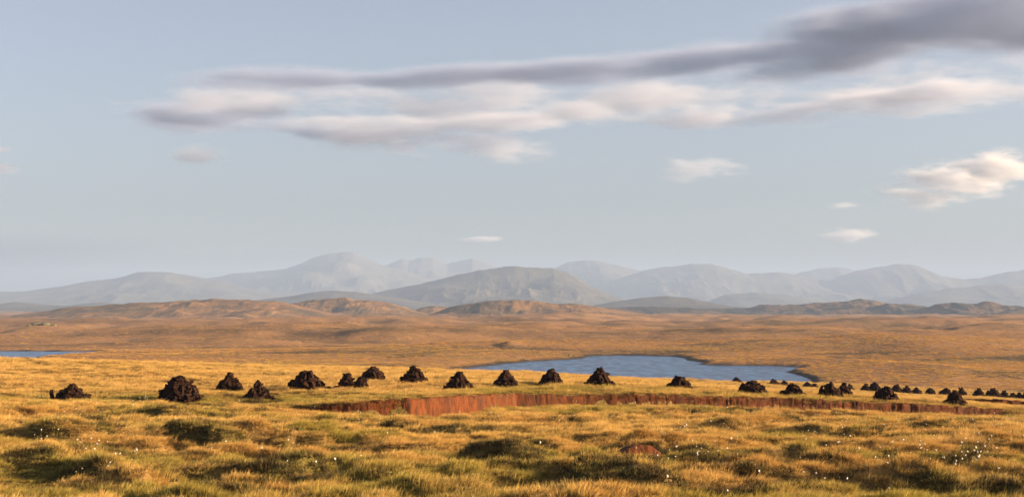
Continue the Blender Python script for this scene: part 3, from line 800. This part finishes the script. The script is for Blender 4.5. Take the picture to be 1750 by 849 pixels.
# ------------------------------------------------------------------ vegetation
def tuft_mesh(k, blades, spread, h0, h1, width, bias, mat, curl=1.0, segs=3):
    rs = np.random.default_rng(70 + k); V = []; Fc = []; Hh = []; To = []
    for b in range(blades):
        a = rs.uniform(0, 6.283); rr = spread * math.sqrt(rs.random()); bx, by = rr * math.cos(a), rr * math.sin(a)
        L = rs.uniform(h0, h1); lean = np.array([math.cos(a), math.sin(a)]) * rs.uniform(.1, .5) + np.array([bias, 0]) * rs.uniform(.4, 1.2) + rs.normal(0, .15, 2)
        tone = rs.random() ** 2.0; fa = rs.uniform(0, 3.14); wx, wy = math.cos(fa) * width * rs.uniform(.6, 1.3), math.sin(fa) * width
        base = len(V)
        for s_ in range(segs + 1):
            t = s_ / segs; o_ = lean * L * (t ** 1.7) * curl; z = L * t * (1 - .32 * t * min(1, np.hypot(*lean)))
            ww = (1 - t * .85) if s_ < segs else .1
            V += [(bx + o_[0] - wx * ww, by + o_[1] - wy * ww, z - .03), (bx + o_[0] + wx * ww, by + o_[1] + wy * ww, z - .03)]; Hh += [t, t]; To += [tone, tone]
        for s_ in range(segs): q = base + s_ * 2; Fc.append((q, q + 1, q + 3, q + 2))
    me = mesh_np('grass_tuft', V, Fc, True); fattr(me, 'hgt', Hh); fattr(me, 'tone', To); me.materials.append(mat); return me
VEG = bpy.data.collections.new('tuft_sources')
def src(me):
    o = bpy.data.objects.new(f'tuft_{len(VEG.objects):02d}', me); VEG.objects.link(o)
for k in range(6): src(tuft_mesh(k, 50, .24, .08, .25, .0055, .6, M_GRASS))             # 0-5 grass
for k in range(6, 8): src(tuft_mesh(k, 60, .20, .40, .70, .005, .25, M_GRASS, .7))        # 6-7 tall pale grass
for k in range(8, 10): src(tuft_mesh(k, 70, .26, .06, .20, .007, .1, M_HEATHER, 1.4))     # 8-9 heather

def scatter(name, P, rot, scl, idx, coll, attrs, label, cat):
    me = bpy.data.meshes.new(name); me.vertices.add(len(P)); me.vertices.foreach_set('co', np.asarray(P, np.float32).ravel())
    a = me.attributes.new('rot', 'FLOAT_VECTOR', 'POINT'); a.data.foreach_set('vector', np.asarray(rot, np.float32).ravel())
    a = me.attributes.new('scl', 'FLOAT_VECTOR', 'POINT'); a.data.foreach_set('vector', np.asarray(scl, np.float32).ravel())
    a = me.attributes.new('idx', 'INT', 'POINT'); a.data.foreach_set('value', np.asarray(idx, np.int32))
    for k, v in attrs.items(): fattr(me, k, v)
    o = link(name, me); tag(o, label, cat, kind='stuff')
    ng = bpy.data.node_groups.new(name, 'GeometryNodeTree')
    ng.interface.new_socket('Geometry', in_out='INPUT', socket_type='NodeSocketGeometry'); ng.interface.new_socket('Geometry', in_out='OUTPUT', socket_type='NodeSocketGeometry')
    N = ng.nodes; gi, go = N.new('NodeGroupInput'), N.new('NodeGroupOutput')
    iop = N.new('GeometryNodeInstanceOnPoints'); ci = N.new('GeometryNodeCollectionInfo')
    ci.inputs['Collection'].default_value = coll; ci.inputs['Separate Children'].default_value = True; ci.inputs['Reset Children'].default_value = True
    iop.inputs['Pick Instance'].default_value = True
    def na(nm, ty): x = N.new('GeometryNodeInputNamedAttribute'); x.data_type = ty; x.inputs['Name'].default_value = nm; return x.outputs['Attribute']
    lk = ng.links.new
    lk(gi.outputs[0], iop.inputs['Points']); lk(ci.outputs[0], iop.inputs['Instance']); lk(na('idx', 'INT'), iop.inputs['Instance Index'])
    lk(na('rot', 'FLOAT_VECTOR'), iop.inputs['Rotation']); lk(na('scl', 'FLOAT_VECTOR'), iop.inputs['Scale']); lk(iop.outputs[0], go.inputs[0])
    md = o.modifiers.new('scatter', 'NODES'); md.node_group = ng
    return o

def sector(n_, r0, r1, a0=-24.5, a1=24.5):
    r = np.sqrt(RNG.uniform(r0 * r0, r1 * r1, n_)); a = np.radians(RNG.uniform(a0, a1, n_)); return r * np.sin(a), r * np.cos(a), r
def clear_of_things(X, Y):
    k = np.ones(len(X), bool)
    for sx, sy, sr in stack_xy: k &= ((X - sx) ** 2 + ((Y - sy) * 1.05) ** 2) > (sr * .93) ** 2
    dy = Y - bank_y(X); on = (X > bank_w[0, 0]) & (X < BX1)
    k &= ~(on & (dy > -.24 - .1 * fbm(X / .8, Y, 2, 8)) & (dy < .02))
    dy2 = Y - np.interp(X, bank2_w[:, 0], bank2_w[:, 1]); k &= ~((X > bank2_w[0, 0]) & (dy2 > -.8) & (dy2 < .15))
    hh = np.array([at(a_, b_, c_)[:2] for a_, b_, _, c_ in hag_line]); hyv = np.interp(X, hh[:, 0], hh[:, 1], left=-99, right=-99)
    k &= ~((Y - hyv > -.85) & (Y - hyv < .12))
    return k
XS, YS, RS_, SC = [], [], [], []
for n_, r0, r1, sc in [(66000, 20, 45, .72), (76000, 45, 80, 1.0), (70000, 80, 125, 1.25), (40000, 125, 235, 1.4)]:
    x, y, r = sector(n_, r0, r1); XS.append(x); YS.append(y); RS_.append(r); SC.append(np.full(n_, sc))
X, Y, RD, SC = map(np.concatenate, (XS, YS, RS_, SC))
for sgn, cnt, lo_, hi_, sc_ in [(1, 1100, .02, .30, .5), (-1, 600, -.55, -.30, .6)]:
    fx = RNG.uniform(bank_w[0, 0], BX1, cnt); fy = bank_y(fx) + RNG.uniform(lo_, hi_, cnt)
    kk = np.ones(cnt, bool) if sgn > 0 else fbm(fx / 1.1, fx * 0, 3, 66) > -.05
    X, Y, RD, SC = np.r_[X, fx[kk]], np.r_[Y, fy[kk]], np.r_[RD, fy[kk]], np.r_[SC, np.full(kk.sum(), sc_)]
fringe = np.zeros(len(X), bool); fringe[-1400:] = True
ok = (clear_of_things(X, Y) | fringe) & (Y < profile(CREST, CX + F_PX * X / Y) + 25)
X, Y, RD, SC = X[ok], Y[ok], RD[ok], SC[ok]
Z = ground_z(X, Y)
gr, wa, pa = tints(X, Y)
idx = RNG.integers(0, 6, len(X))
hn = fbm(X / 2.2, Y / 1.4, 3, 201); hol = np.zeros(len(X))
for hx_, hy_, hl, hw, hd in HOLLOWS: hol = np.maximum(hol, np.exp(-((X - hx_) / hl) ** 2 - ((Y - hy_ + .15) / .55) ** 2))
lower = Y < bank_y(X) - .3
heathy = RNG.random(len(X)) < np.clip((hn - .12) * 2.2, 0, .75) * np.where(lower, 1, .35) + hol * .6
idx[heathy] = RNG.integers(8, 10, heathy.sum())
hgt = RNG.uniform(.6, 1.2, len(X)) * np.clip(.75 + 1.2 * hummock(X, Y), .32, 1.25) * (1 - .45 * hol)
for px, py, wpx in [(1595, 772, 22), (1645, 776, 32), (1735, 768, 28), (1330, 800, 10), (440, 775, 14)]:
    cx_, cd_ = on_lower(px, py); tall = (((X - cx_) / (wpx / F_PX * cd_)) ** 2 + ((Y - cd_) / .5) ** 2) < 1
    tall &= RNG.random(len(X)) < .5
    idx[tall] = RNG.integers(6, 8, tall.sum()); pa[tall] = .8; gr[tall] *= .2
rot = np.c_[RNG.normal(0, .12, len(X)), RNG.normal(0, .12, len(X)), RNG.normal(0, .9, len(X)) + .35]
jit = RNG.normal(0, .09, (3, len(X)))
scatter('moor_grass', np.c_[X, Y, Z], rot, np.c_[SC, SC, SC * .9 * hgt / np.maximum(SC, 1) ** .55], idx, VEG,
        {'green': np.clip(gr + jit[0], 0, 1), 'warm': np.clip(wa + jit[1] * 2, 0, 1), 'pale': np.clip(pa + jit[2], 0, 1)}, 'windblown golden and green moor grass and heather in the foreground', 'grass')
print('tufts', len(X))

# coarse tussocks on the moor round the loch
TUS = bpy.data.collections.new('tussock_sources')
for k in range(4): o = bpy.data.objects.new(f'tussock_{k:02d}', tuft_mesh(30 + k, 40, .9, .25, .60, .045, .3, M_GRASS, segs=2)); TUS.objects.link(o)
for k in range(4, 6): TUS.objects.link(bpy.data.objects.new(f'tussock_{k:02d}', tuft_mesh(30 + k, 40, .9, .15, .40, .05, .2, M_HEATHER, segs=2)))
XS, YS = [], []
for n_, r0, r1 in [(26000, 300, 700), (9000, 700, 1300)]:
    x, y, r = sector(n_, r0, r1, -23, 23); XS.append(x); YS.append(y)
X, Y = np.concatenate(XS), np.concatenate(YS)
Z, w_g, shore = ground_z(X, Y, True)
ok = (Z > WATER + .3) & (shore < .5) & (w_g > .9)
X, Y, Z = X[ok], Y[ok], Z[ok]
big = fbm(X / 60, Y / 36, 4, 301); dist = np.hypot(X, Y)
wa = np.clip(1.1 + .5 * big, .8, 1); gr = np.clip(.05 + 1.0 * fbm(X / 40, Y / 22, 4, 303), 0, .5)
s_ = RNG.uniform(.7, 1.3, len(X)) * np.where(dist > 700, 1.25, 1)
scatter('moor_tussocks', np.c_[X, Y, Z], np.c_[np.zeros((len(X), 2)), RNG.uniform(-1, 1, len(X))], np.c_[s_, s_, s_ * .55], np.where(RNG.random(len(X)) < .85 * heath(X, Y), RNG.integers(4, 6, len(X)), RNG.integers(0, 4, len(X))), TUS,
        {'green': gr, 'warm': wa, 'pale': np.zeros(len(X))}, 'brown tussock grass on the moor around the loch', 'grass')

# cotton grass
COT = bpy.data.collections.new('cotton_sources')
def cotton_mesh(k):
    import bmesh
    rs = np.random.default_rng(600 + k); bm = bmesh.new()
    for q in range(int(rs.integers(1, 3))):
        ox, oy, h = rs.normal(0, .05), rs.normal(0, .05), rs.uniform(.26, .40)
        r_ = bmesh.ops.create_icosphere(bm, subdivisions=1, radius=.0125, matrix=Matrix.Translation((ox + .02, oy, h)) @ Matrix.Diagonal((1.1, 1, 1.35, 1)))
        for v in r_['verts']: v.co += Vector(rs.normal(0, .004, 3))
        r2 = bmesh.ops.create_cone(bm, segments=4, radius1=.003, radius2=.002, depth=h, matrix=Matrix.Translation((ox + .01, oy, h / 2)))
        for f in {f for v in r2['verts'] for f in v.link_faces}: f.material_index = 1
    me = bpy.data.meshes.new('cotton_grass'); bm.to_mesh(me); bm.free(); me.materials.append(M_COTTON); me.materials.append(M_STEM); return me
for k in range(5): COT.objects.link(bpy.data.objects.new(f'cotton_{k}', cotton_mesh(k)))
x, y, r = sector(4200, 22, 78)
prob = sstep(.05, .6, fbm(x / 2.6, y / 1.8, 3, 501) + .28 * (x / y > .1) - .05)
ok = (RNG.random(len(x)) < prob * .55) & clear_of_things(x, y) & (y < bank_y(x) - .3)
x, y = x[ok], y[ok]
for px, py, wpx, cnt in [(140, 772, 35, 16), (210, 820, 40, 8), (150, 815, 15, 6), (245, 690, 14, 10), (75, 692, 14, 6), (120, 722, 30, 5), (1680, 820, 60, 14), (1560, 838, 60, 18), (1650, 838, 50, 18), (1200, 800, 60, 20), (1340, 720, 60, 20), (1150, 725, 50, 20)]:
    cx_, cd_ = on_lower(px, py); x = np.r_[x, cx_ + RNG.uniform(-1, 1, cnt) * wpx / F_PX * cd_]; y = np.r_[y, cd_ + RNG.normal(0, .5, cnt)]
s_ = RNG.uniform(.7, 1.25, len(x))
scatter('cotton_grass', np.c_[x, y, ground_z(x, y)], np.c_[RNG.normal(0, .15, (len(x), 2)), RNG.uniform(0, 6.28, len(x))], np.c_[s_, s_, s_], RNG.integers(0, 5, len(x)), COT, {},
        'scattered white cotton grass heads in the foreground', 'cotton grass')
print('cotton', len(x))
